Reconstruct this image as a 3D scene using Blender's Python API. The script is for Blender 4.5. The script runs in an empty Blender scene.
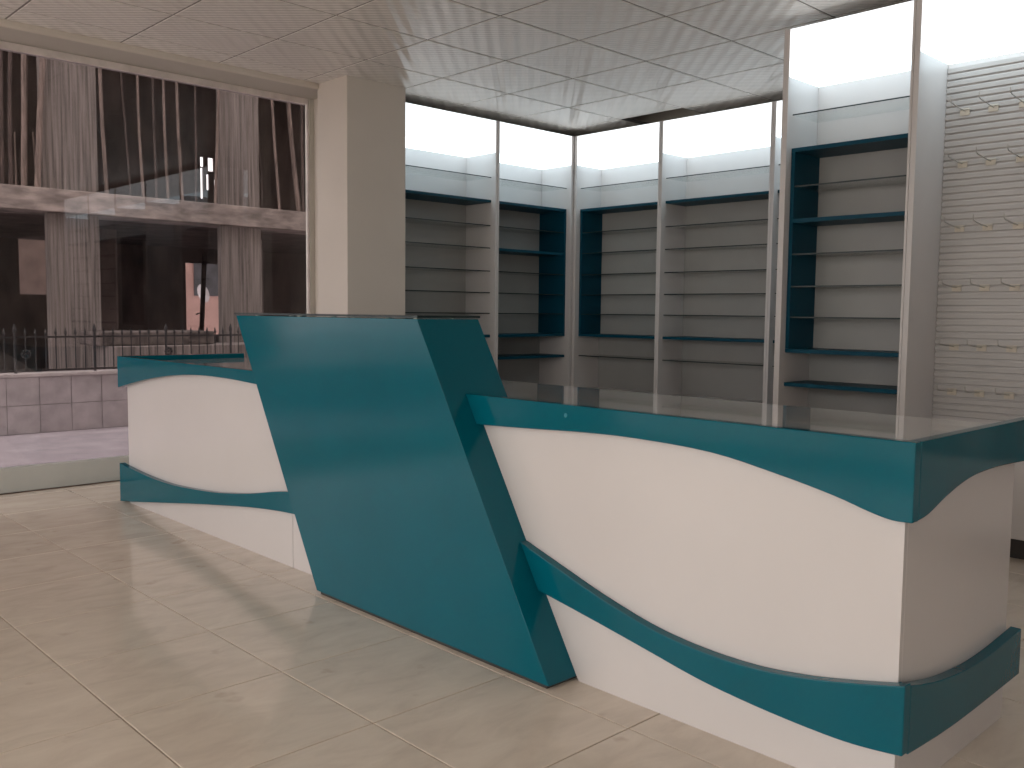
import bpy, bmesh, math, random
from mathutils import Matrix, Vector
random.seed(7)
S = bpy.context.scene
COL = S.collection

# ------------------------------------------------------------------ camera
cam_d = bpy.data.cameras.new('camera'); cam = bpy.data.objects.new('camera', cam_d); COL.objects.link(cam)
R = ((0.7237893566, 0.0462277621, -0.6884707410), (-0.6899451204, 0.0632802563, -0.7210903827), (0.0102322103, 0.9969245725, 0.0776961948))
M = Matrix(R).to_4x4(); M.translation = (0, 0, 1.15)
cam.matrix_world = M
cam_d.sensor_width = 36; cam_d.lens = 36 * 924.97 / 1024
cam_d.clip_start = .05; cam_d.clip_end = 200
S.camera = cam

# ------------------------------------------------------------------ world, lights, exposure
w = bpy.data.worlds.new('world'); S.world = w; w.use_nodes = True
bg = w.node_tree.nodes['Background']
bg.inputs[0].default_value = (1.0, .965, .935, 1); bg.inputs[1].default_value = 3.0
S.view_settings.view_transform = 'Standard'; S.view_settings.look = 'None'
S.view_settings.gamma = 1; S.view_settings.exposure = 0.30
S.cycles.use_denoising = True
S.cycles.max_bounces = 10; S.cycles.diffuse_bounces = 6; S.cycles.transparent_max_bounces = 24
S.cycles.sample_clamp_indirect = 6

def portal(name, loc, rot, sx, sy):
    l = bpy.data.lights.new(name, 'AREA'); l.shape = 'RECTANGLE'; l.size = sx; l.size_y = sy
    l.cycles.is_portal = True
    o = bpy.data.objects.new(name, l); COL.objects.link(o); o.location = loc; o.rotation_euler = rot
portal('daylight_portal_shopfront', (-2.6, 2.0, 1.4), (0, -math.pi/2, 0), 2.6, 7.6)
portal('daylight_portal_side', (-1.35, -2.6, 1.4), (math.pi/2, 0, 0), 2.1, 2.6)

# ------------------------------------------------------------------ materials
def new_mat(name):
    m = bpy.data.materials.new(name); m.use_nodes = True
    return m, m.node_tree.nodes, m.node_tree.links, m.node_tree.nodes['Principled BSDF']
def plain(name, col, rough=.5, noise=0, nscale=8, metal=0, coat=0, spec=.5, bump=0, bscale=200, stretch=(1, 1, 1)):
    m, N, L, b = new_mat(name)
    b.inputs['Base Color'].default_value = (*col, 1); b.inputs['Roughness'].default_value = rough
    b.inputs['Metallic'].default_value = metal; b.inputs['Coat Weight'].default_value = coat
    b.inputs['Coat Roughness'].default_value = .06
    b.inputs['Specular IOR Level'].default_value = spec
    tc = N.new('ShaderNodeTexCoord'); mp = N.new('ShaderNodeMapping'); mp.inputs['Scale'].default_value = stretch
    g = N.new('ShaderNodeNewGeometry'); L.new(g.outputs['Position'], mp.inputs['Vector'])
    if noise:
        n = N.new('ShaderNodeTexNoise'); n.inputs['Scale'].default_value = nscale; n.inputs['Detail'].default_value = 6
        L.new(mp.outputs[0], n.inputs['Vector'])
        r = N.new('ShaderNodeValToRGB')
        r.color_ramp.elements[0].position = .3; r.color_ramp.elements[1].position = .7
        r.color_ramp.elements[0].color = (*[c*(1-noise) for c in col], 1)
        r.color_ramp.elements[1].color = (*[min(1, c*(1+noise)) for c in col], 1)
        L.new(n.outputs[0], r.inputs[0]); L.new(r.outputs[0], b.inputs['Base Color'])
    if bump:
        n2 = N.new('ShaderNodeTexNoise'); n2.inputs['Scale'].default_value = bscale; n2.inputs['Detail'].default_value = 3
        L.new(mp.outputs[0], n2.inputs['Vector'])
        bp = N.new('ShaderNodeBump'); bp.inputs['Strength'].default_value = bump; bp.inputs['Distance'].default_value = .01
        L.new(n2.outputs[0], bp.inputs['Height']); L.new(bp.outputs[0], b.inputs['Normal'])
    return m

MAT = {}
MAT['teal'] = plain('teal_gloss_board', (.0008, .090, .126), .10, noise=.05, nscale=3, coat=0, spec=.2, bump=.012, bscale=60)
MAT['teal_dark'] = plain('teal_cabinet_board', (.001, .050, .085), .45, noise=.05, nscale=4, spec=.15)
MAT['teal_spot'] = plain('lighter_teal_spot', (.03, .19, .24), .3, noise=.05, nscale=30)
MAT['white'] = plain('white_gloss_board', (.56, .52, .51), .25, noise=.015, nscale=3, coat=.15, bump=.006, bscale=40)
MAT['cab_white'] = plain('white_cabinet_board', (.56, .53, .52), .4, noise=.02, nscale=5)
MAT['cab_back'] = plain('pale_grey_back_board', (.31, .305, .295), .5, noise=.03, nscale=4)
MAT['slat'] = plain('grey_white_slat_board', (.43, .405, .39), .45, noise=.03, nscale=5)
MAT['wall'] = plain('cream_wall_paint', (.60, .545, .49), .65, noise=.03, nscale=2, bump=.02, bscale=90)
MAT['lintel'] = plain('grey_window_reveal', (.47, .44, .39), .6, noise=.03, nscale=2)
MAT['frame'] = plain('window_frame_metal', (.50, .50, .47), .35, noise=.04, nscale=6)
MAT['grout'] = plain('floor_grout', (.34, .235, .185), .8, noise=.2, nscale=30)
MAT['ceil_joint'] = plain('ceiling_grid_bar', (.20, .185, .17), .6, noise=.1, nscale=8)
MAT['dark_void'] = plain('dark_ceiling_void', (.008, .007, .006), .9, noise=.3, nscale=8)
MAT['countertop'] = plain('grey_gloss_countertop', (.60, .58, .56), .03, noise=.03, nscale=3, coat=.8)
MAT['toe'] = plain('dark_toe_kick', (.03, .025, .022), .6, noise=.2, nscale=10)
MAT['hook'] = plain('hook_wire_metal', (.40, .38, .35), .3, noise=.05, nscale=30, metal=.4)
MAT['ticket'] = plain('cream_hook_plate', (.52, .46, .38), .5, noise=.1, nscale=40)
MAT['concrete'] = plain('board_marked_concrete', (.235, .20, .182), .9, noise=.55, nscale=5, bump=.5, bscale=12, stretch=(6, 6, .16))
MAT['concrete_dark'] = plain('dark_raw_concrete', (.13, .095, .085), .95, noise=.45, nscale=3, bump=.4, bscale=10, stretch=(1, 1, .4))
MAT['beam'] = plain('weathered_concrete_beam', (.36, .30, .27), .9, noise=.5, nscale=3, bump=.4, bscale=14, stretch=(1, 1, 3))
MAT['wood'] = plain('rough_prop_wood', (.24, .18, .155), .9, noise=.5, nscale=6, stretch=(4, 4, .5))
MAT['wood_dark'] = plain('dark_prop_wood', (.10, .07, .062), .9, noise=.5, nscale=6, stretch=(4, 4, .5))
MAT['wall_tile'] = plain('grey_stone_wall_tile', (.50, .455, .455), .55, noise=.18, nscale=7)
MAT['tile_joint'] = plain('tile_joint_mortar', (.28, .245, .24), .9, noise=.2, nscale=20)
MAT['coping'] = plain('pale_stone_coping', (.62, .56, .54), .6, noise=.15, nscale=8)
MAT['pavement'] = plain('mauve_grey_pavement', (.44, .39, .41), .6, noise=.16, nscale=4, bump=.05, bscale=30)
MAT['bounce_pavement'] = plain('pale_bounce_paving', (.60, .55, .49), .8, noise=.1, nscale=3)  # unseen ground around the shop, made pale to bounce daylight indoors
MAT['iron'] = plain('dark_wrought_iron', (.03, .026, .027), .6, noise=.3, nscale=20)
MAT['far_wall'] = plain('sunlit_render_wall', (.85, .58, .50), .9, noise=.12, nscale=2)
MAT['far_beige'] = plain('beige_render_wall', (.40, .33, .29), .9, noise=.2, nscale=3)
MAT['far_glass'] = plain('dusty_grey_window', (.14, .15, .16), .3, noise=.3, nscale=3)
MAT['dish'] = plain('white_dish_metal', (.85, .85, .85), .5, noise=.05, nscale=8)
MAT['rubble'] = plain('rubble_and_mortar', (.14, .115, .105), .95, noise=.5, nscale=9, bump=.6, bscale=15)
MAT['screw'] = plain('steel_spacer', (.28, .30, .27), .3, noise=.05, nscale=40, metal=.8)

def floor_mat():
    m, N, L, b = new_mat('beige_ceramic_floor_tile')
    g = N.new('ShaderNodeNewGeometry'); oi = N.new('ShaderNodeObjectInfo')
    ad = N.new('ShaderNodeVectorMath'); ad.operation = 'MULTIPLY_ADD'
    cmb = N.new('ShaderNodeCombineXYZ')
    for i in range(3): L.new(oi.outputs['Random'], cmb.inputs[i])
    ad.inputs[1].default_value = (37, 91, 53)
    L.new(cmb.outputs[0], ad.inputs[0]); L.new(g.outputs['Position'], ad.inputs[2])
    mp = N.new('ShaderNodeMapping'); mp.inputs['Scale'].default_value = (1, 2.2, 1); mp.inputs['Rotation'].default_value = (0, 0, .5)
    L.new(ad.outputs[0], mp.inputs['Vector'])
    n = N.new('ShaderNodeTexNoise'); n.inputs['Scale'].default_value = 4.5; n.inputs['Detail'].default_value = 8; n.inputs['Roughness'].default_value = .62
    n.inputs['Distortion'].default_value = .6
    L.new(mp.outputs[0], n.inputs['Vector'])
    r = N.new('ShaderNodeValToRGB'); e = r.color_ramp.elements
    e[0].position = .28; e[0].color = (.56, .475, .40, 1)
    e[1].position = .72; e[1].color = (.70, .61, .52, 1)
    x = e.new(.5); x.color = (.64, .55, .465, 1)
    L.new(n.outputs[0], r.inputs[0])
    # sparse reddish brown stains
    n3 = N.new('ShaderNodeTexNoise'); n3.inputs['Scale'].default_value = 7; n3.inputs['Detail'].default_value = 3
    L.new(ad.outputs[0], n3.inputs['Vector'])
    r3 = N.new('ShaderNodeValToRGB'); r3.color_ramp.elements[0].position = .66; r3.color_ramp.elements[0].color = (0, 0, 0, 1)
    r3.color_ramp.elements[1].position = .76; r3.color_ramp.elements[1].color = (.5, .5, .5, 1)
    L.new(n3.outputs[0], r3.inputs[0])
    mx = N.new('ShaderNodeMix'); mx.data_type = 'RGBA'; mx.inputs[7].default_value = (.36, .24, .18, 1)
    L.new(r3.outputs[0], mx.inputs[0]); L.new(r.outputs[0], mx.inputs[6]); L.new(mx.outputs[2], b.inputs['Base Color'])
    n2 = N.new('ShaderNodeTexNoise'); n2.inputs['Scale'].default_value = 14; n2.inputs['Detail'].default_value = 4
    L.new(mp.outputs[0], n2.inputs['Vector'])
    rr = N.new('ShaderNodeMapRange'); rr.inputs[3].default_value = .07; rr.inputs[4].default_value = .17
    L.new(n2.outputs[0], rr.inputs[0]); L.new(rr.outputs[0], b.inputs['Roughness'])
    bp = N.new('ShaderNodeBump'); bp.inputs['Strength'].default_value = .05; bp.inputs['Distance'].default_value = .004
    L.new(n2.outputs[0], bp.inputs['Height']); L.new(bp.outputs[0], b.inputs['Normal'])
    return m
MAT['floor'] = floor_mat()

def ceil_mat():
    m, N, L, b = new_mat('embossed_vinyl_ceiling_tile')
    b.inputs['Specular IOR Level'].default_value = .3; b.inputs['Base Color'].default_value = (.47, .435, .40, 1); b.inputs['Roughness'].default_value = .24
    g = N.new('ShaderNodeNewGeometry'); sp = N.new('ShaderNodeSeparateXYZ'); L.new(g.outputs['Position'], sp.inputs[0])
    outs = []
    for op, per, amp in (('SUBTRACT', .117, 1.0), ('ADD', .06, .35)):
        d = N.new('ShaderNodeMath'); d.operation = op; L.new(sp.outputs[0], d.inputs[0]); L.new(sp.outputs[1], d.inputs[1])
        mu = N.new('ShaderNodeMath'); mu.operation = 'MULTIPLY'; mu.inputs[1].default_value = 2*math.pi/per
        L.new(d.outputs[0], mu.inputs[0])
        si = N.new('ShaderNodeMath'); si.operation = 'SINE'; L.new(mu.outputs[0], si.inputs[0])
        am = N.new('ShaderNodeMath'); am.operation = 'MULTIPLY'; am.inputs[1].default_value = amp; L.new(si.outputs[0], am.inputs[0]); outs.append(am)
    p = N.new('ShaderNodeMath'); p.operation = 'ADD'; L.new(outs[0].outputs[0], p.inputs[0]); L.new(outs[1].outputs[0], p.inputs[1])
    bp = N.new('ShaderNodeBump'); bp.inputs['Strength'].default_value = 1; bp.inputs['Distance'].default_value = .0022
    L.new(p.outputs[0], bp.inputs['Height']); L.new(bp.outputs[0], b.inputs['Normal'])
    n = N.new('ShaderNodeTexNoise'); n.inputs['Scale'].default_value = 1.4; L.new(g.outputs['Position'], n.inputs['Vector'])
    r = N.new('ShaderNodeValToRGB'); r.color_ramp.elements[0].color = (.72, .69, .655, 1); r.color_ramp.elements[1].color = (.77, .74, .71, 1)
    L.new(n.outputs[0], r.inputs[0]); L.new(r.outputs[0], b.inputs['Base Color'])
    return m
MAT['ceiling'] = ceil_mat()

def glass_mat(name, tint, ior=1.5, rough=0.0):
    m, N, L, b = new_mat(name); N.remove(b)
    out = N['Material Output']
    t = N.new('ShaderNodeBsdfTransparent'); t.inputs[0].default_value = (*tint, 1)
    g = N.new('ShaderNodeBsdfGlossy'); g.inputs['Roughness'].default_value = rough
    f = N.new('ShaderNodeFresnel'); f.inputs[0].default_value = ior
    ge = N.new('ShaderNodeNewGeometry'); mr = N.new('ShaderNodeMapRange')
    mr.inputs[3].default_value = ior; mr.inputs[4].default_value = 1/ior
    L.new(ge.outputs['Backfacing'], mr.inputs[0]); L.new(mr.outputs[0], f.inputs[0])
    mx = N.new('ShaderNodeMixShader'); L.new(f.outputs[0], mx.inputs[0]); L.new(t.outputs[0], mx.inputs[1]); L.new(g.outputs[0], mx.inputs[2])
    L.new(mx.outputs[0], out.inputs[0])
    return m
MAT['clear_pane'] = glass_mat('clear_window_glass', (.95, .95, .94), 1.35)
MAT['pane'] = glass_mat('window_glass', (.72, .70, .715))
MAT['shelf_glass'] = glass_mat('clear_shelf_glass', (.975, .99, .985))
MAT['glass_edge'] = plain('green_glass_edge', (.004, .016, .017), .4, noise=.1, nscale=10)

def emis(name, col, st):
    m, N, L, b = new_mat(name)
    b.inputs['Base Color'].default_value = (.8, .8, .8, 1)
    b.inputs['Emission Color'].default_value = (*col, 1); b.inputs['Emission Strength'].default_value = st
    return m
MAT['lightbox'] = emis('lit_acrylic_front', (.91, .97, 1.0), 1.05)
MAT['lightbox_down'] = emis('lit_acrylic_underside', (.76, .92, 1.0), 2.0)

# ------------------------------------------------------------------ mesh helpers
def mesh_from(bm, name):
    me = bpy.data.meshes.new(name); bm.normal_update(); bm.to_mesh(me); bm.free(); return me
def link(name, me, mats, parent=None, loc=(0, 0, 0)):
    if mats:
        for m in mats:
            if len(me.materials) < len(mats): me.materials.append(MAT[m])
    o = bpy.data.objects.new(name, me); COL.objects.link(o); o.location = loc
    if parent is not None: o.parent = parent
    return o
def add_box(bm, x0, x1, y0, y1, z0, z1, mi=0):
    v = [bm.verts.new((x, y, z)) for z in (z0, z1) for y in (y0, y1) for x in (x0, x1)]
    fs = []
    for q in ((0, 2, 3, 1), (4, 5, 7, 6), (0, 1, 5, 4), (2, 6, 7, 3), (0, 4, 6, 2), (1, 3, 7, 5)):
        f = bm.faces.new([v[i] for i in q]); f.material_index = mi; fs.append(f)
    return fs
def box(name, x0, x1, y0, y1, z0, z1, mat, parent=None, bev=0):
    bm = bmesh.new(); add_box(bm, x0, x1, y0, y1, z0, z1)
    if bev: bmesh.ops.bevel(bm, geom=bm.edges[:], offset=bev, segments=2, affect='EDGES', profile=.5)
    return link(name, mesh_from(bm, name), [mat], parent)
def prism(name, pts, axis, a0, a1, mat, parent=None, bev=0, smooth=False):
    """extrude a closed 2-D outline; axis 'x': pts are (y,z); axis 'y': (x,z); axis 'z': (x,y)"""
    bm = bmesh.new()
    def P(p, a): return {'x': (a, p[0], p[1]), 'y': (p[0], a, p[1]), 'z': (p[0], p[1], a)}[axis]
    A = [bm.verts.new(P(p, a0)) for p in pts]; B = [bm.verts.new(P(p, a1)) for p in pts]
    n = len(pts)
    bm.faces.new(A); bm.faces.new(B[::-1])
    for i in range(n): bm.faces.new((A[i], B[i], B[(i+1) % n], A[(i+1) % n]))
    bmesh.ops.recalc_face_normals(bm, faces=bm.faces[:])
    if bev:
        es = [e for e in bm.edges if len(e.link_faces) == 2 and e.calc_face_angle(0) > .6]
        bmesh.ops.bevel(bm, geom=es, offset=bev, segments=2, affect='EDGES', profile=.5)
    return link(name, mesh_from(bm, name), [mat], parent)
def tube_bm(bm, pts, r, n=8, cap=True):
    pts = [Vector(p) for p in pts]; rings = []
    for i, p in enumerate(pts):
        d = (pts[min(i+1, len(pts)-1)] - pts[max(i-1, 0)]).normalized()
        up = Vector((0, 0, 1)) if abs(d.z) < .9 else Vector((1, 0, 0))
        a = d.cross(up).normalized(); b = d.cross(a).normalized()
        rr = r[i] if isinstance(r, (list, tuple)) else r
        rings.append([bm.verts.new(p + (a*math.cos(t) + b*math.sin(t))*rr) for t in (2*math.pi*k/n for k in range(n))])
    for A, B in zip(rings, rings[1:]):
        for k in range(n): bm.faces.new((A[k], A[(k+1) % n], B[(k+1) % n], B[k]))
    if cap: bm.faces.new(rings[0][::-1]); bm.faces.new(rings[-1])
def tube(name, pts, r, mat, parent=None, n=8):
    bm = bmesh.new(); tube_bm(bm, pts, r, n); bmesh.ops.recalc_face_normals(bm, faces=bm.faces[:])
    return link(name, mesh_from(bm, name), [mat], parent)
def empty(name, loc, label=None, cat=None, group=None):
    o = bpy.data.objects.new(name, None); COL.objects.link(o); o.location = loc; o.empty_display_size = .1
    if label: o['label'] = label
    if cat: o['category'] = cat
    if group: o['group'] = group
    return o
def tag(o, label, cat, group=None):
    o['label'] = label; o['category'] = cat
    if group: o['group'] = group
    return o
def struct(o): o['kind'] = 'structure'; return o
def adopt(root):
    """children were built in world coordinates: shift them so that they keep their place"""
    off = Vector(root.location)
    seen = set()
    for c in [o for o in bpy.data.objects if o.parent == root]:
        c.location = Vector(c.location) - off
def smoothline(pts, n=40):
    """Catmull-Rom through control points, monotone in the first coordinate"""
    P = [pts[0]] + list(pts) + [pts[-1]]; out = []
    for i in range(1, len(P)-2):
        k = max(2, n // (len(pts)-1))
        for s in range(k):
            t = s/k
            out.append(tuple(.5*((2*P[i][j]) + (-P[i-1][j]+P[i+1][j])*t + (2*P[i-1][j]-5*P[i][j]+4*P[i+1][j]-P[i+2][j])*t*t + (-P[i-1][j]+3*P[i][j]-3*P[i+1][j]+P[i+2][j])*t**3) for j in (0, 1)))
    out.append(tuple(pts[-1])); return out

# ------------------------------------------------------------------ room shell
CZ = 2.775; GZ0 = -.15
floor = struct(box('floor', -2.6, 7.2, -2.6, 6.34, -.16, -.006, 'grout'))
gx = [.953 + .503*k for k in range(-7, 13)]; gy = [2.073 + .503*k for k in range(-9, 9)]
def tile_mesh(name, sx, sy, t, g, ch, top=True):
    """a flat tile with a chamfered visible face, origin at its low corner"""
    bm = bmesh.new(); z0, z1 = (-t, 0) if top else (t, 0)
    zc = -ch*.7 if top else ch*.7
    lv = []
    for (i, z) in ((g, z0), (g, zc), (g+ch, z1)):
        lv.append([bm.verts.new((x, y, z)) for x, y in ((i, i), (sx-i, i), (sx-i, sy-i), (i, sy-i))])
    for A, B in zip(lv, lv[1:]):
        for k in range(4): bm.faces.new((A[k], A[(k+1) % 4], B[(k+1) % 4], B[k]))
    bm.faces.new(lv[0]); bm.faces.new(lv[-1]); bmesh.ops.recalc_face_normals(bm, faces=bm.faces[:])
    return mesh_from(bm, name)
ft = tile_mesh('floor_tile', .503, .503, .006, .0022, .0015); ft.materials.append(MAT['floor'])
ft_cut = {}
for x in gx[:-1]:
    if x > 6.2: continue
    for y in gy:
        if y < -1.8: continue
        y1 = min(y + .503, 6.20)
        if y1 - y < .1: continue
        key = round(y1-y, 3)
        if key not in ft_cut:
            if abs(key-.503) < .002: ft_cut[key] = ft
            else:
                ft_cut[key] = tile_mesh('floor_tile', .503, y1-y, .006, .0022, .0015); ft_cut[key].materials.append(MAT['floor'])
        link('floor_tile', ft_cut[key], None, floor, (x, y, 0))

ceiling = struct(box('ceiling', -2.6, 7.2, -2.6, 6.34, CZ+.34, CZ+.40, 'dark_void'))
cx = [2.272 + .643*k for k in range(-7, 8)]; cy = [5.136 + .643*k for k in range(-11, 1)] + [5.668]
cm = {}
for i, x in enumerate(cx):
    for j, y in enumerate(cy):
        x1, y1 = min(x + .643, 6.9), (cy + [5.93])[j+1]
        if x1 - x < .05 or y1 - y < .05: continue
        if abs(x - 6.13) < .02 and abs(y - 4.493) < .02: continue       # the open tile above the cabinets
        key = (round(x1-x, 3), round(y1-y, 3))
        if key not in cm:
            cm[key] = tile_mesh('ceiling_tile', key[0], key[1], .012, .006, .003, top=False); cm[key].materials.append(MAT['ceiling'])
        link('ceiling_tile', cm[key], None, ceiling, (x, y, CZ))
# thin T-bars above the joints
bm = bmesh.new()
for x in cx[1:]: add_box(bm, x-.0055, x+.0055, cy[0], 5.93, CZ+.003, CZ+.03)
for y in cy[1:]:
    for xa, xb in zip(cx, cx[1:] + [6.9]):
        add_box(bm, xa+.0056, min(xb, 6.9)-.0056, y-.0055, y+.0055, CZ+.003, CZ+.0299)
gb = link('ceiling_grid', mesh_from(bm, 'ceiling_grid'), ['ceil_joint'], ceiling)

# left (window) wall : lintel, sill kerb, pillar
wl = struct(box('wall_left', 4.192, 6.9, 6.095, 6.34, 0, CZ+.34, 'wall'))
box('wall_corner', 3.845, 4.192, 5.93, 6.34, 0, CZ+.34, 'wall', wl)
lint = box('lintel', -2.6, 3.845, 5.93, 6.34, 2.742, CZ+.34, 'lintel', wl)
box('wall_corner', -2.6, -2.2, 5.93, 6.34, 0, 2.742, 'wall', wl)
struct(box('wall_pillar', 3.684, 4.192, 5.548, 5.93, 0, CZ+.01, 'wall', None, .004))
struct(box('wall_back', 6.56, 6.9, -2.6, 5.93, 0, CZ+.34, 'wall'))
wr = struct(box('wall_right', -.35, 6.56, -2.6, -2.4, 0, CZ+.34, 'wall'))
box('lintel', -2.6, -.35, -2.6, -2.4, 2.65, CZ+.34, 'wall', wr)
wf = struct(box('wall_front', -2.6, -2.4, -2.4, -1.8, 0, 2.65, 'wall'))
box('wall_corner', -2.6, -2.4, 5.6, 5.93, 0, CZ+.34, 'wall', wf)
box('lintel', -2.6, -2.4, -2.4, 5.6, 2.65, CZ+.34, 'wall', wf)
# partition behind the projecting cabinets
struct(box('wall_partition', 5.075, 6.559, -2.399, 2.43, 0, CZ+.01, 'cab_white'))

struct(box('trim_2', -2.2, 3.684, 5.90, 5.9295, 2.735, CZ+.012, 'wall', None, .012))
# window 1 (big shop window)
win = struct(box('window_1', -2.2, 3.845, 6.235, 6.30, 0, .155, 'frame', None, .004))
box('window_frame', -2.2, 3.803, 6.245, 6.30, 2.698, 2.741, 'coping', win, .002)
box('window_frame', 3.805, 3.845, 6.235, 6.30, .156, 2.741, 'lintel', win, .003)
box('window_bead', 3.788, 3.8045, 6.240, 6.262, .156, 2.6975, 'coping', win, .002)
box('window_frame', -2.199, -2.15, 6.235, 6.30, .156, 2.6975, 'frame', win, .003)
box('window_pane', -2.149, 3.787, 6.266, 6.276, .156, 2.6975, 'pane', win)
# windows 2 and 3 : shopfront glazing beside and behind the camera
win2 = struct(box('window_2', -2.58, -2.42, -1.8, 5.6, 0, .08, 'frame'))
for y in (-1.8, .65, 3.10, 5.55): box('window_frame', -2.53, -2.47, y, y+.05, .081, 2.649, 'frame', win2)
for y in (-1.75, .70, 3.15): box('window_pane', -2.505, -2.495, y+.001, y+2.399, .081, 2.649, 'clear_pane', win2)
win3 = struct(box('window_3', -2.4, -.35, -2.58, -2.42, 0, .08, 'frame'))
for x in (-2.4, -.40): box('window_frame', x, x+.05, -2.53, -2.47, .081, 2.649, 'frame', win3)
for x in (-2.35,): box('window_pane', x+.001, x+1.949, -2.505, -2.495, .081, 2.649, 'clear_pane', win3)
# unseen floors above the shop, added to block sky and darken the street
struct(box('wall_top_sky_block', -2.62, 7.4, -2.62, 6.35, CZ+.401, 14, 'lintel'))
struct(box('wall_neighbour', 7.4, 30, -2.62, 6.35, GZ0, 14, 'lintel'))

# ------------------------------------------------------------------ counter
BZ, TZ = .84, .868         # worktop height, rim height
SL = .5957                 # slant of the leaning panel: dy per dz
def yr(z): return 1.886 + .590*z       # right edge of the leaning panel at height z
def yl(z): return 3.197 + .597*z       # left edge
X0, XB, XD = 2.067, 2.10, 2.81
E1 = .888
def band(name, top, bot, parent, axis='x', a0=X0, a1=XB-.0005, mat='teal'):
    return prism(name, smoothline(top) + smoothline(bot)[::-1], axis, a0, a1, mat, parent, .0025)

# right section
rc = empty('reception_counter', (2.45, 2.6, 0), 'long white shop counter with wavy teal bands and a leaning teal panel in the middle', 'counter')
G = .001
prism('front_panel', [(E1, 0), (yr(0)-G, 0), (yr(BZ)-G, BZ-.012), (E1, BZ-.012)], 'x', XB, XB+.018, 'white', rc, .001)
box('end_panel', XB+.0185, XD, E1, E1+.018, 0, BZ-.012, 'white', rc, .001)
prism('back_panel', [(E1+.0185, .02), (yr(.02)-G, .02), (yr(BZ-.012)-G, BZ-.012), (E1+.0185, BZ-.012)], 'x', XD-.018, XD, 'white', rc)
box('inner_shelf', XB+.019, XD-.0185, E1+.019, 2.1, .42, .438, 'white', rc)
prism('worktop', [(XB+.0005, E1+.0005), (2.86, E1+.0005), (2.86, yr(BZ)-G), (XB+.0005, yr(BZ)-G)], 'z', BZ-.0115, BZ, 'countertop', rc)
ub = [(.858, .685), (.905, .684), (.96, .695), (1.05, .720), (1.20, .751), (1.40, .783), (1.65, .793), (1.85, .790), (2.10, .778), (yr(.77)-G, .768)]
band('upper_band', [(.858, TZ), (yr(TZ)-G, TZ)], ub, rc)
lt = [(.858, .308), (.99, .276), (1.12, .251), (1.26, .236), (1.42, .237), (1.59, .256), (1.78, .301), (1.94, .349), (yr(.40)-G, .405)]
lb = [(.858, .142), (.96, .131), (1.06, .129), (1.23, .137), (1.41, .155), (1.585, .186), (1.77, .219), (1.95, .249), (yr(.255)-G, .262)]
band('lower_band', lt, lb, rc)
band('end_upper_band', [(XB, TZ), (2.845, TZ)], [(XB, .686), (2.16, .694), (2.25, .720), (2.35, .742), (2.45, .754), (2.60, .757), (2.845, .748)], rc, 'y', .858, E1-.0005)
band('end_lower_band', [(XB, .302), (2.18, .283), (2.30, .262), (2.46, .248), (2.62, .247), (2.845, .262)], [(XB, .136), (2.30, .125), (2.50, .123), (2.845, .129)], rc, 'y', .858, E1-.0005)
# small round spot of lighter teal on the upper band
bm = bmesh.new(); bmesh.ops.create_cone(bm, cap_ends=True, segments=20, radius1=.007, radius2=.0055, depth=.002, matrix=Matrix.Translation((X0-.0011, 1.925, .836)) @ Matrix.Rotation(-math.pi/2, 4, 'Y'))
link('band_spot', mesh_from(bm, 'band_spot'), ['teal_spot'], rc)

# left section
lc = rc
E2 = 5.464
prism('front_panel', [(yl(0)+G, 0), (3.602, 0), (3.602, .30), (yl(.30)+G, .30)], 'x', XB, XB+.018, 'white', lc, .001)
prism('front_panel', [(3.605, 0), (E2, 0), (E2, BZ-.012), (yl(BZ)+G, BZ-.012), (yl(.302)+G, .302), (3.605, .302)], 'x', XB, XB+.018, 'white', lc, .001)
box('end_panel', XB+.0185, XD, E2-.018, E2, 0, BZ-.012, 'white', lc, .001)
prism('back_panel', [(yl(.02)+G, .02), (E2-.0185, .02), (E2-.0185, BZ-.012), (yl(BZ-.012)+G, BZ-.012)], 'x', XD-.018, XD, 'white', lc)
prism('worktop', [(XB+.0005, E2-.0005), (2.86, E2-.0005), (2.86, yl(BZ)+G), (XB+.0005, yl(BZ)+G)], 'z', BZ-.0115, BZ, 'countertop', lc)
ub = [(yl(.80)+G, .800), (3.90, .809), (4.15, .817), (4.44, .816), (4.75, .798), (5.06, .762), (5.30, .724), (5.525, .683)]
band('upper_band', [(yl(TZ)+G, TZ), (5.525, TZ)], ub, lc)
lt = [(yl(.35)+G, .352), (3.615, .347), (3.935, .290), (4.15, .259), (4.35, .236), (4.70, .211), (4.90, .205), (5.09, .208), (5.30, .218), (5.525, .234)]
lb = [(yl(.26)+G, .262), (3.60, .255), (3.94, .224), (4.46, .156), (4.80, .108), (5.09, .066), (5.30, .036), (5.525, .006)]
band('lower_band', lt, lb, lc)
box('end_upper_band', XB, 2.845, E2+.0005, 5.525, .72, TZ, 'teal', lc, .002)
box('end_lower_band', XB, 2.845, E2+.0005, 5.525, .02, .22, 'teal', lc, .002)

# leaning panel in the middle
ZP = 1.122
sp = rc
prism('leaning_panel', [(yr(.014), .014), (yl(.014), .014), (yl(ZP), ZP), (yr(ZP), ZP)], 'x', 1.975, 2.258, 'teal', sp, .0015)
prism('desk_body', [(yr(.006), .006), (yl(.006), .006), (yl(BZ-.012), BZ-.012), (yr(BZ-.012), BZ-.012)], 'x', 2.259, XD, 'white', sp)
prism('worktop', [(2.259, yr(BZ)), (2.86, yr(BZ)), (2.86, yl(BZ)), (2.259, yl(BZ))], 'z', BZ-.0115, BZ, 'countertop', sp)
o = box('plinth_strip', 1.985, 2.25, 1.91, 3.19, 0, .0135, 'toe', sp)
bm = bmesh.new()
for f in add_box(bm, 1.972, 2.262, yr(ZP)-.006, yl(ZP)+.01, ZP+.004, ZP+.012):
    f.material_index = 0 if abs(f.normal.z) > .5 else 1
bm.normal_update()
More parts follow.
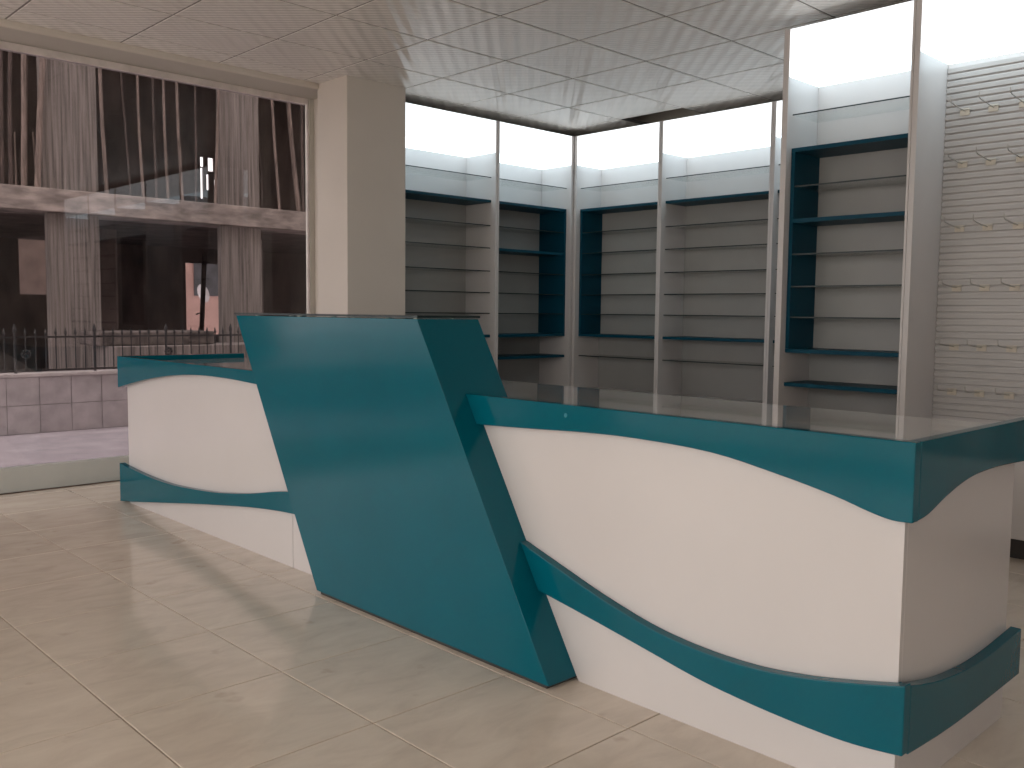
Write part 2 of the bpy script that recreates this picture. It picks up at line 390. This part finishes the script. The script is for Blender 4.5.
for f in bm.faces: f.material_index = 0 if abs(f.normal.z) > .5 else 1
link('glass_top', mesh_from(bm, 'glass_top'), ['shelf_glass', 'glass_edge'], sp)['label'] = 'clear glass plate with dark green edge on top of the teal slab'
for y in (yr(ZP)+.10, yr(ZP)+.50, yr(ZP)+.90, yl(ZP)-.06):
    for x in (2.05, 2.22):
        bm = bmesh.new(); bmesh.ops.create_cone(bm, cap_ends=True, segments=14, radius1=.011, radius2=.011, depth=.0038, matrix=Matrix.Translation((x, y, ZP+.002)))
        link('spacer', mesh_from(bm, 'spacer'), ['screw'], sp)
adopt(rc)

# ------------------------------------------------------------------ wall cabinets
ZT, ZL = 2.715, 2.458
Z_G1, Z_TT = 2.262, 2.075
LINES = [1.868, 1.683, 1.492, 1.312, 1.14]
Z_TB, Z_LO = .958, .765
def glass_box(name, x0, x1, y0, y1, z0, z1, parent):
    bm = bmesh.new(); add_box(bm, x0, x1, y0, y1, z0, z1); bm.normal_update()
    for f in bm.faces: f.material_index = 1 if f.normal.y < -.5 else 0
    return link(name, mesh_from(bm, name), ['shelf_glass', 'glass_edge'], parent)
def cabinet(W, D, loc, rot, label, frame='', teal_mid=False, teal_low=False, low_glass=True, base_top=.46, slat=False, pa=.02, pb=.02):
    """local frame: x along the front from 0 to W (left to right seen from the front), y from the front (0) back to D"""
    t = empty('display_cabinet', loc, label, 'cabinet', 'display cabinets along the walls'); t.rotation_euler.z = rot
    P = lambda n, *a, **k: box(n, *a, t, **k)
    e = .0008
    P('side_panel', e, pa, 0, D, 0, ZT, 'cab_white', bev=.0015)
    P('side_panel', W-pb, W-e, 0, D, 0, ZT, 'cab_white', bev=.0015)
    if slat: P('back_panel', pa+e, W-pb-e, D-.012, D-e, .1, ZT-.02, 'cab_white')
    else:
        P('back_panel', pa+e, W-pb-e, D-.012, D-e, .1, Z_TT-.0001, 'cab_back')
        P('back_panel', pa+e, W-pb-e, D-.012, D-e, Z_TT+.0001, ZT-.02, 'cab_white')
    P('top_panel', pa+e, W-pb-e, .012, D-.013, ZT-.018, ZT-e, 'cab_white')
    # light box : front diffuser, underside diffuser
    P('light_diffuser', pa+e, W-pb-e, .004, .010, ZL, ZT-.002, 'lightbox')
    P('light_diffuser', pa+e, W-pb-e, .0105, D-.013, ZL, ZL+.006, 'lightbox_down')
    P('base_front', pa+e, W-pb-e, .02, .038, .1, base_top, 'cab_white', bev=.001)
    P('toe_kick', pa+e, W-pb-e, .06, .075, 0, .099, 'toe')
    P('base_shelf', pa+e, W-pb-e, .0385, D-.013, base_top-.018, base_top, 'cab_white')
    if slat: return t
    s = .055
    glass_box('glass_shelf', pa+e, W-pb-e, s, D-.014, Z_G1-.007, Z_G1, t)
    # teal surround
    a = pa+e; b = W-pb-e
    P('teal_top_board', a, b, s, D-.013, Z_TT-.022, Z_TT, 'teal_dark')
    a2, b2 = a, b
    if frame == 'R': P('teal_side_board', b-.022, b, s, D-.013, Z_TB+e, Z_TT-.0225, 'teal_dark'); b2 = b-.0225
    if frame == 'L': P('teal_side_board', a, a+.022, s, D-.013, Z_TB+e, Z_TT-.0225, 'teal_dark'); a2 = a+.0225
    P('teal_bottom_board', a, b, s, D-.013, Z_TB-.022, Z_TB, 'teal_dark')
    for i, z in enumerate(LINES):
        if i == 1 and teal_mid: P('teal_shelf', a2, b2, s+.004, D-.013, z-.02, z+.002, 'teal_dark')
        else: glass_box('glass_shelf', a2, b2, s+.006, D-.014, z-.008, z, t)
    if teal_low: P('teal_shelf', a, b, s, D-.013, Z_LO-.02, Z_LO+.002, 'teal_dark')
    else: glass_box('glass_shelf', a, b, s+.006, D-.014, Z_LO-.008, Z_LO, t)
    return t
D = .345
# left bank (front plane y = 5.70, faces -y): local x -> world x
cabinet(1.058, .385, (4.197, 5.70, 0), 0, 'lit white shelf cabinet right beside the pillar, with glass shelves and teal top board')
cabinet(.925, .385, (5.255, 5.70, 0), 0, 'narrow lit cabinet left of the corner, teal right side and teal middle shelf', frame='R', teal_mid=True, teal_low=True, pb=.03)
struct(box('trim_1', 6.1805, 6.56, 5.7005, 6.094, 0, ZT, 'cab_white'))
# back bank (front plane x = 6.18, faces -x): local x -> world -y
RT = -math.pi/2
cabinet(.955, D, (6.18, 5.695, 0), RT, 'lit shelf cabinet right of the corner with teal left side board', frame='L', pa=.03)
cabinet(1.03, D, (6.18, 4.74, 0), RT, 'lit shelf cabinet on the back wall with plain white sides and open glass shelves')
cabinet(.90, D, (6.18, 3.71, 0), RT, 'shelf cabinet mostly hidden behind the tall projecting cabinet')
cabinet(1.08, D, (6.16, 2.78, 0), math.pi, 'lit shelf cabinet on the hidden side of the projecting row')
# projecting bank (front plane x = 4.69)
cabinet(.725, D, (4.69, 2.765, 0), RT, 'tall projecting lit cabinet with teal left side and three teal shelves', frame='L', teal_mid=True, teal_low=True, pa=.035, pb=.014)
sw = cabinet(1.0, D+.02, (4.69, 2.04, 0), RT, 'white slatwall cabinet with rows of hooks at the right edge', slat=True, pa=.028, base_top=.60)
cabinet(.98, D, (4.69, 1.038, 0), RT, 'lit shelf cabinet beyond the slatwall, outside the right edge of the view', frame='R')
cabinet(.98, D, (4.69, .056, 0), RT, 'lit shelf cabinet third from the slatwall, outside the right edge of the view')
cabinet(.98, D, (4.69, -.926, 0), RT, 'last lit shelf cabinet of the projecting row, outside the view')
# slats : each its own part
pitch = .0343
prof = [(0, .010), (.009, .006), (.012, .010), (.012, pitch-.005), (.010, pitch-.001), (0, pitch-.001)]
bm = bmesh.new()
Wd = 1.0
A = [bm.verts.new((.0295, -p[0], p[1])) for p in prof]; B = [bm.verts.new((Wd-.022, -p[0], p[1])) for p in prof]
bm.faces.new(A); bm.faces.new(B[::-1])
for i in range(len(prof)): bm.faces.new((A[i], A[(i+1) % 6], B[(i+1) % 6], B[i]))
bmesh.ops.recalc_face_normals(bm, faces=bm.faces[:])
sm = mesh_from(bm, 'slat'); sm.materials.append(MAT['slat'])
z = .618
while z + pitch < ZL - .001:
    link('slat', sm, None, sw, (0, D+.02-.0125, z)); z += pitch

# hooks on the slatwall
rows = [(2.205, 'top row'), (1.938, 'second row down'), (1.609, 'third row down'), (1.302, 'fourth row down'), (.995, 'fifth row down'), (.760, 'lowest row')]
names = ['nearest the teal cabinet', 'second from the teal cabinet', 'third from the teal cabinet', 'at the right edge']
XS = 5.030
def hook(loc, label, g):
    t = empty('slatwall_hook', loc, label, 'hook', g)
    bm = bmesh.new(); add_box(bm, -.004, -.0005, -.024, .024, -.022, .012)
    bmesh.ops.bevel(bm, geom=bm.edges[:], offset=.001, segments=1, affect='EDGES')
    link('hook_plate', mesh_from(bm, 'hook_plate'), ['ticket'], t)
    tube('hook_wire', [(-.0042, 0, -.002), (-.07, 0, .002), (-.18, 0, .012), (-.194, 0, .018), (-.20, 0, .042)], .0024, 'hook', t, 6)
    tube('hook_bar', [(-.0062, -.035, .006), (-.0062, .035, .006)], .002, 'hook', t, 6)
    return t
ys = [1.912, 1.775, 1.632, 1.49]
h0 = None
for zr_, rn in rows:
    for k, y in enumerate(ys):
        lab = 'wire hook on the slatwall, %s, %s' % (rn, names[k])
        if h0 is None: h0 = hook((XS, y, zr_), lab, 'slatwall hooks')
        else:
            c = h0.copy(); COL.objects.link(c); c.location = (XS, y, zr_); c['label'] = lab
            for ch in h0.children:
                d = ch.copy(); COL.objects.link(d); d.parent = c

# ------------------------------------------------------------------ outside
GZ = -.15
struct(box('ground', -30, 45, 6.36, 45, GZ-.2, GZ, 'pavement'))
struct(box('ground', -45, -2.62, -30, 6.359, GZ-.2, GZ, 'bounce_pavement'))
struct(box('ground', -2.619, 30, -30, -2.62, GZ-.2, GZ, 'bounce_pavement'))
# tiled low wall with coping
YW = 10.25
gw = struct(box('wall_garden', -6, 14, YW+.012, YW+.22, GZ, .435, 'tile_joint'))
tm = tile_mesh('wall_tile', .312, .292, .012, .003, .003)
tm.materials.append(MAT['wall_tile'])
rot = Matrix.Rotation(math.pi/2, 4, 'X')
for i in range(-11, 30):
    for j in range(2):
        o = link('wall_tile', tm, None, gw, (2.73+.312*i, YW, GZ+.292*j)); o.rotation_euler = (math.pi/2, 0, 0)
box('coping', -6, 14, YW-.02, YW+.25, .4355, .468, 'coping', gw, .004)

# iron railing
rl = empty('iron_railing', (4, YW+.1, .468), 'dark iron railing with spear tips on the low tiled wall outside', 'railing')
YF = YW+.10
bm = bmesh.new()
tube_bm(bm, [(0, 0, 0), (0, 0, .375), (0, 0, .385), (0, 0, .40), (0, 0, .462)], [.0065, .0065, .008, .015, .001], 6)
bar = mesh_from(bm, 'railing_bar'); bar.materials.append(MAT['iron'])
bm = bmesh.new()
tube_bm(bm, [(0, 0, 0), (0, 0, .42), (0, 0, .43), (0, 0, .455), (0, 0, .51)], [.014, .014, .02, .02, .003], 8)
post = mesh_from(bm, 'railing_post'); post.materials.append(MAT['iron'])
n = 0
for i in range(-24, 60):
    x = 2.85 + .0985*i
    if i % 8 == 0: link('railing_post', post, None, rl, (x, YF, .468)); continue
    link('railing_bar', bar, None, rl, (x, YF, .478))
for zz in (.495, .84): box('railing_rail', .4, 8.8, YF-.008, YF+.008, zz-.009, zz+.009, 'iron', rl)
for xr in (2.95+.0, 4.45, 5.95, 1.45):
    bm = bmesh.new()
    for k in range(8):
        a = k*math.pi/4
        c = Vector((math.cos(a)*.035, -.012, math.sin(a)*.035))
        bmesh.ops.create_icosphere(bm, subdivisions=1, radius=.018, matrix=Matrix.Translation(c))
    bmesh.ops.create_icosphere(bm, subdivisions=1, radius=.016, matrix=Matrix.Translation((0, -.014, 0)))
    link('rosette', mesh_from(bm, 'rosette'), ['iron'], rl, (xr, YF, .665))
adopt(rl)

# unfinished concrete building across the way
bd = empty('unfinished_building', (6, 14, GZ), 'unfinished concrete frame building with rough columns seen through the window', 'building')
YB = 14.0
for x0, x1, u0, u1 in ((4.32, 5.03, 4.28, 5.04), (6.91, 7.62, 6.93, 7.61), (-1.1, -.4, -1.1, -.4), (1.6, 2.3, 1.6, 2.3), (9.6, 10.3, 9.6, 10.3), (12.3, 13.0, 12.3, 13.0)):
    box('column', x0, x1, YB, YB+.13, GZ, 2.48, 'concrete', bd, .01)
    box('column', u0, u1, YB+.03, YB+.15, 2.80, 6.2, 'concrete', bd, .01)
box('floor_slab', -4, 16, YB-.14, YB+.6, 2.481, 2.799, 'beam', bd, .012)
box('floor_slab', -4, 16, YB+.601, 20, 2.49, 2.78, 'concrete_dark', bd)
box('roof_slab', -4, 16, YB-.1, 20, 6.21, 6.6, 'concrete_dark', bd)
box('upper_storey', -4, 16, YB, 20, 6.601, 12.0, 'concrete', bd)
# back walls with openings
def wall_holes(y0, y1, x0, x1, z0, z1, holes, mat):
    xs = sorted({x0, x1, *[h[0] for h in holes], *[h[1] for h in holes]}); zs = sorted({z0, z1, *[h[2] for h in holes], *[h[3] for h in holes]})
    bm = bmesh.new()
    for a, b in zip(xs, xs[1:]):
        run = None
        for c, d in zip(zs, zs[1:]):
            m = ((a+b)/2, (c+d)/2)
            if any(h[0] < m[0] < h[1] and h[2] < m[1] < h[3] for h in holes): continue
            add_box(bm, a, b, y0, y1, c, d)
    return link('rear_wall', mesh_from(bm, 'rear_wall'), [mat], bd)
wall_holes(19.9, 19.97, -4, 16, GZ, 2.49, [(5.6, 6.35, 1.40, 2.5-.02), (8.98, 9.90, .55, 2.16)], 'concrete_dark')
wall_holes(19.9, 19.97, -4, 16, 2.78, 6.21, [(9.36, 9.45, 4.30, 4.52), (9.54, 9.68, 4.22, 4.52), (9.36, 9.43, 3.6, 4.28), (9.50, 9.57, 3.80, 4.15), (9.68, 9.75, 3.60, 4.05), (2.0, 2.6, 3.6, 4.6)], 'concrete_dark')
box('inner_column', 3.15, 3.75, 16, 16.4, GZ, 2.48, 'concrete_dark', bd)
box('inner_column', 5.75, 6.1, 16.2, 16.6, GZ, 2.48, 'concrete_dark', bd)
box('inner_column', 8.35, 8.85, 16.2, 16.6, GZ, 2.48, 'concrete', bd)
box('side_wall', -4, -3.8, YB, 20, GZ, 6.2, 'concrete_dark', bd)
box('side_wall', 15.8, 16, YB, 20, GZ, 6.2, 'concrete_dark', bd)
# low ledge in front and rubble heap inside
box('ledge', 4.6, 7.6, 12.4, 13.2, GZ, .64, 'concrete', bd, .01)
box('ledge', 4.5, 6.1, 12.6, 13.4, .641, .83, 'rubble', bd, .02)
adopt(bd)

# beige hoarding and dish wall beyond
fw = empty('distant_house', (7.5, 24.5, GZ), 'sunlit pinkish house wall glimpsed through the gap in the building', 'house')
box('house_wall', 10.2, 13.4, 24, 24.3, GZ, 3.4, 'far_wall', fw)
box('house_window', 11.05, 11.75, 23.97, 23.999, 1.5, 2.5, 'far_glass', fw)
adopt(fw)
fb = tag(box('boundary_wall', 5.9, 8.6, 22.6, 22.8, GZ, 3.0, 'far_beige'), 'plain beige wall seen behind the left concrete column', 'wall')
bm = bmesh.new()
rings = []
for k in range(6):
    r = .05*k; rings.append([bm.verts.new((r*math.cos(a), .35*r*r*1.6, r*math.sin(a))) for a in (2*math.pi*i/20 for i in range(20))] if k else [bm.verts.new((0, 0, 0))])
for i in range(20): bm.faces.new((rings[0][0], rings[1][i], rings[1][(i+1) % 20]))
for A, B in zip(rings[1:], rings[2:]):
    for i in range(20): bm.faces.new((A[i], B[i], B[(i+1) % 20], A[(i+1) % 20]))
bmesh.ops.solidify(bm, geom=bm.faces[:], thickness=.01)
ds = empty('satellite_dish', (11.1, 23.6, 1.55), 'small white satellite dish framed by the gap in the concrete building', 'dish')
d = link('reflector', mesh_from(bm, 'reflector'), ['dish'], ds); d.rotation_euler = (math.radians(165), 0, .5)
tube('mast', [(0, .1, 0), (0, .1, -.5), (0, .38, -.55)], .02, 'iron', ds)

# props (tree-trunk and plank shores) of the upper floor
P = [((3.86, 4.9), (3.81, 2.8), .05, 0), ((3.98, 4.9), (3.91, 2.8), .06, 0), ((4.14, 4.9), (4.08, 2.8), .09, 1), ((4.355, 4.9), (4.19, 2.8), .085, 2),
     ((3.985, 3.56), (3.98, 2.8), .03, 2), ((4.235, 3.59), (4.25, 2.8), .03, 2), ((5.045, 4.9), (5.09, 2.8), .055, 1), ((5.44, 4.9), (5.56, 2.8), .035, 0),
     ((5.705, 4.9), (5.745, 2.8), .045, 2), ((5.93, 4.9), (5.95, 2.8), .04, 0), ((6.105, 4.9), (6.13, 2.8), .045, 1), ((6.31, 4.9), (6.36, 2.8), .05, 1),
     ((6.92, 4.9), (6.80, 2.8), .045, 2), ((6.6, 4.9), (6.58, 2.8), .04, 0), ((7.78, 4.9), (7.90, 2.8), .05, 1), ((8.23, 4.9), (8.42, 2.8), .08, 2), ((8.5, 4.9), (8.5, 2.8), .05, 0), ((7.7, 4.0), (7.72, 2.8), .04, 0)]
desc = {0: 'thin dark wooden prop', 1: 'brown wooden prop', 2: 'pale wooden prop'}
where = ['far left of the upper floor', 'second from the left edge of the upper floor', 'third from the left edge of the upper floor', 'leaning against the left upper column',
  'short and standing left of the leaning plank', 'short and hard against the leaning plank', 'just right of the left upper column', 'first of the slim ones in the upper opening',
  'upright in the left half of the upper opening', 'middle of the upper opening', 'right of the middle of the upper opening', 'left of the bright gap in the upper floor', 'touching the right upper column',
  'behind the bright gap of the upper floor', 'just right of the right upper column', 'thick and tilted by the window edge', 'last one by the window edge', 'short and right of the right upper column']
for i, ((xa, za), (xb, zb), wd, kd) in enumerate(P):
    yb = 14.16 if i not in (3, 6, 12, 14) else 13.955
    if i in (6, 14): xa += .04; xb += .04
    r = wd/2
    mid = ((xa+xb)/2 + random.uniform(-.02, .02), yb+.02, (za+zb)/2)
    o = tube('timber_prop', [(xb, yb, zb), mid, (xa + (xa-xb)*.62, yb+.04, 6.2 if za > 4.5 else za)], [r, r*.95, r*.85], 'wood_dark' if kd == 0 else 'wood', None, 7)
    tag(o, '%s, %s across the street' % (desc[kd], where[i]), 'prop', 'timber props on the upper floor')
# leaning planks in the ground floor gap
for i, (a, b, l) in enumerate((((9.1, 19.2, 2.4), (9.0, 19.3, GZ), 'dark plank leaning at the left side of the bright ground floor gap'), ((9.75, 19.2, 2.2), (9.35, 19.3, GZ), 'dark plank leaning across the bright ground floor gap'))):
    tag(tube('leaning_plank', [b, a], .05, 'wood_dark', None, 6), l, 'plank')
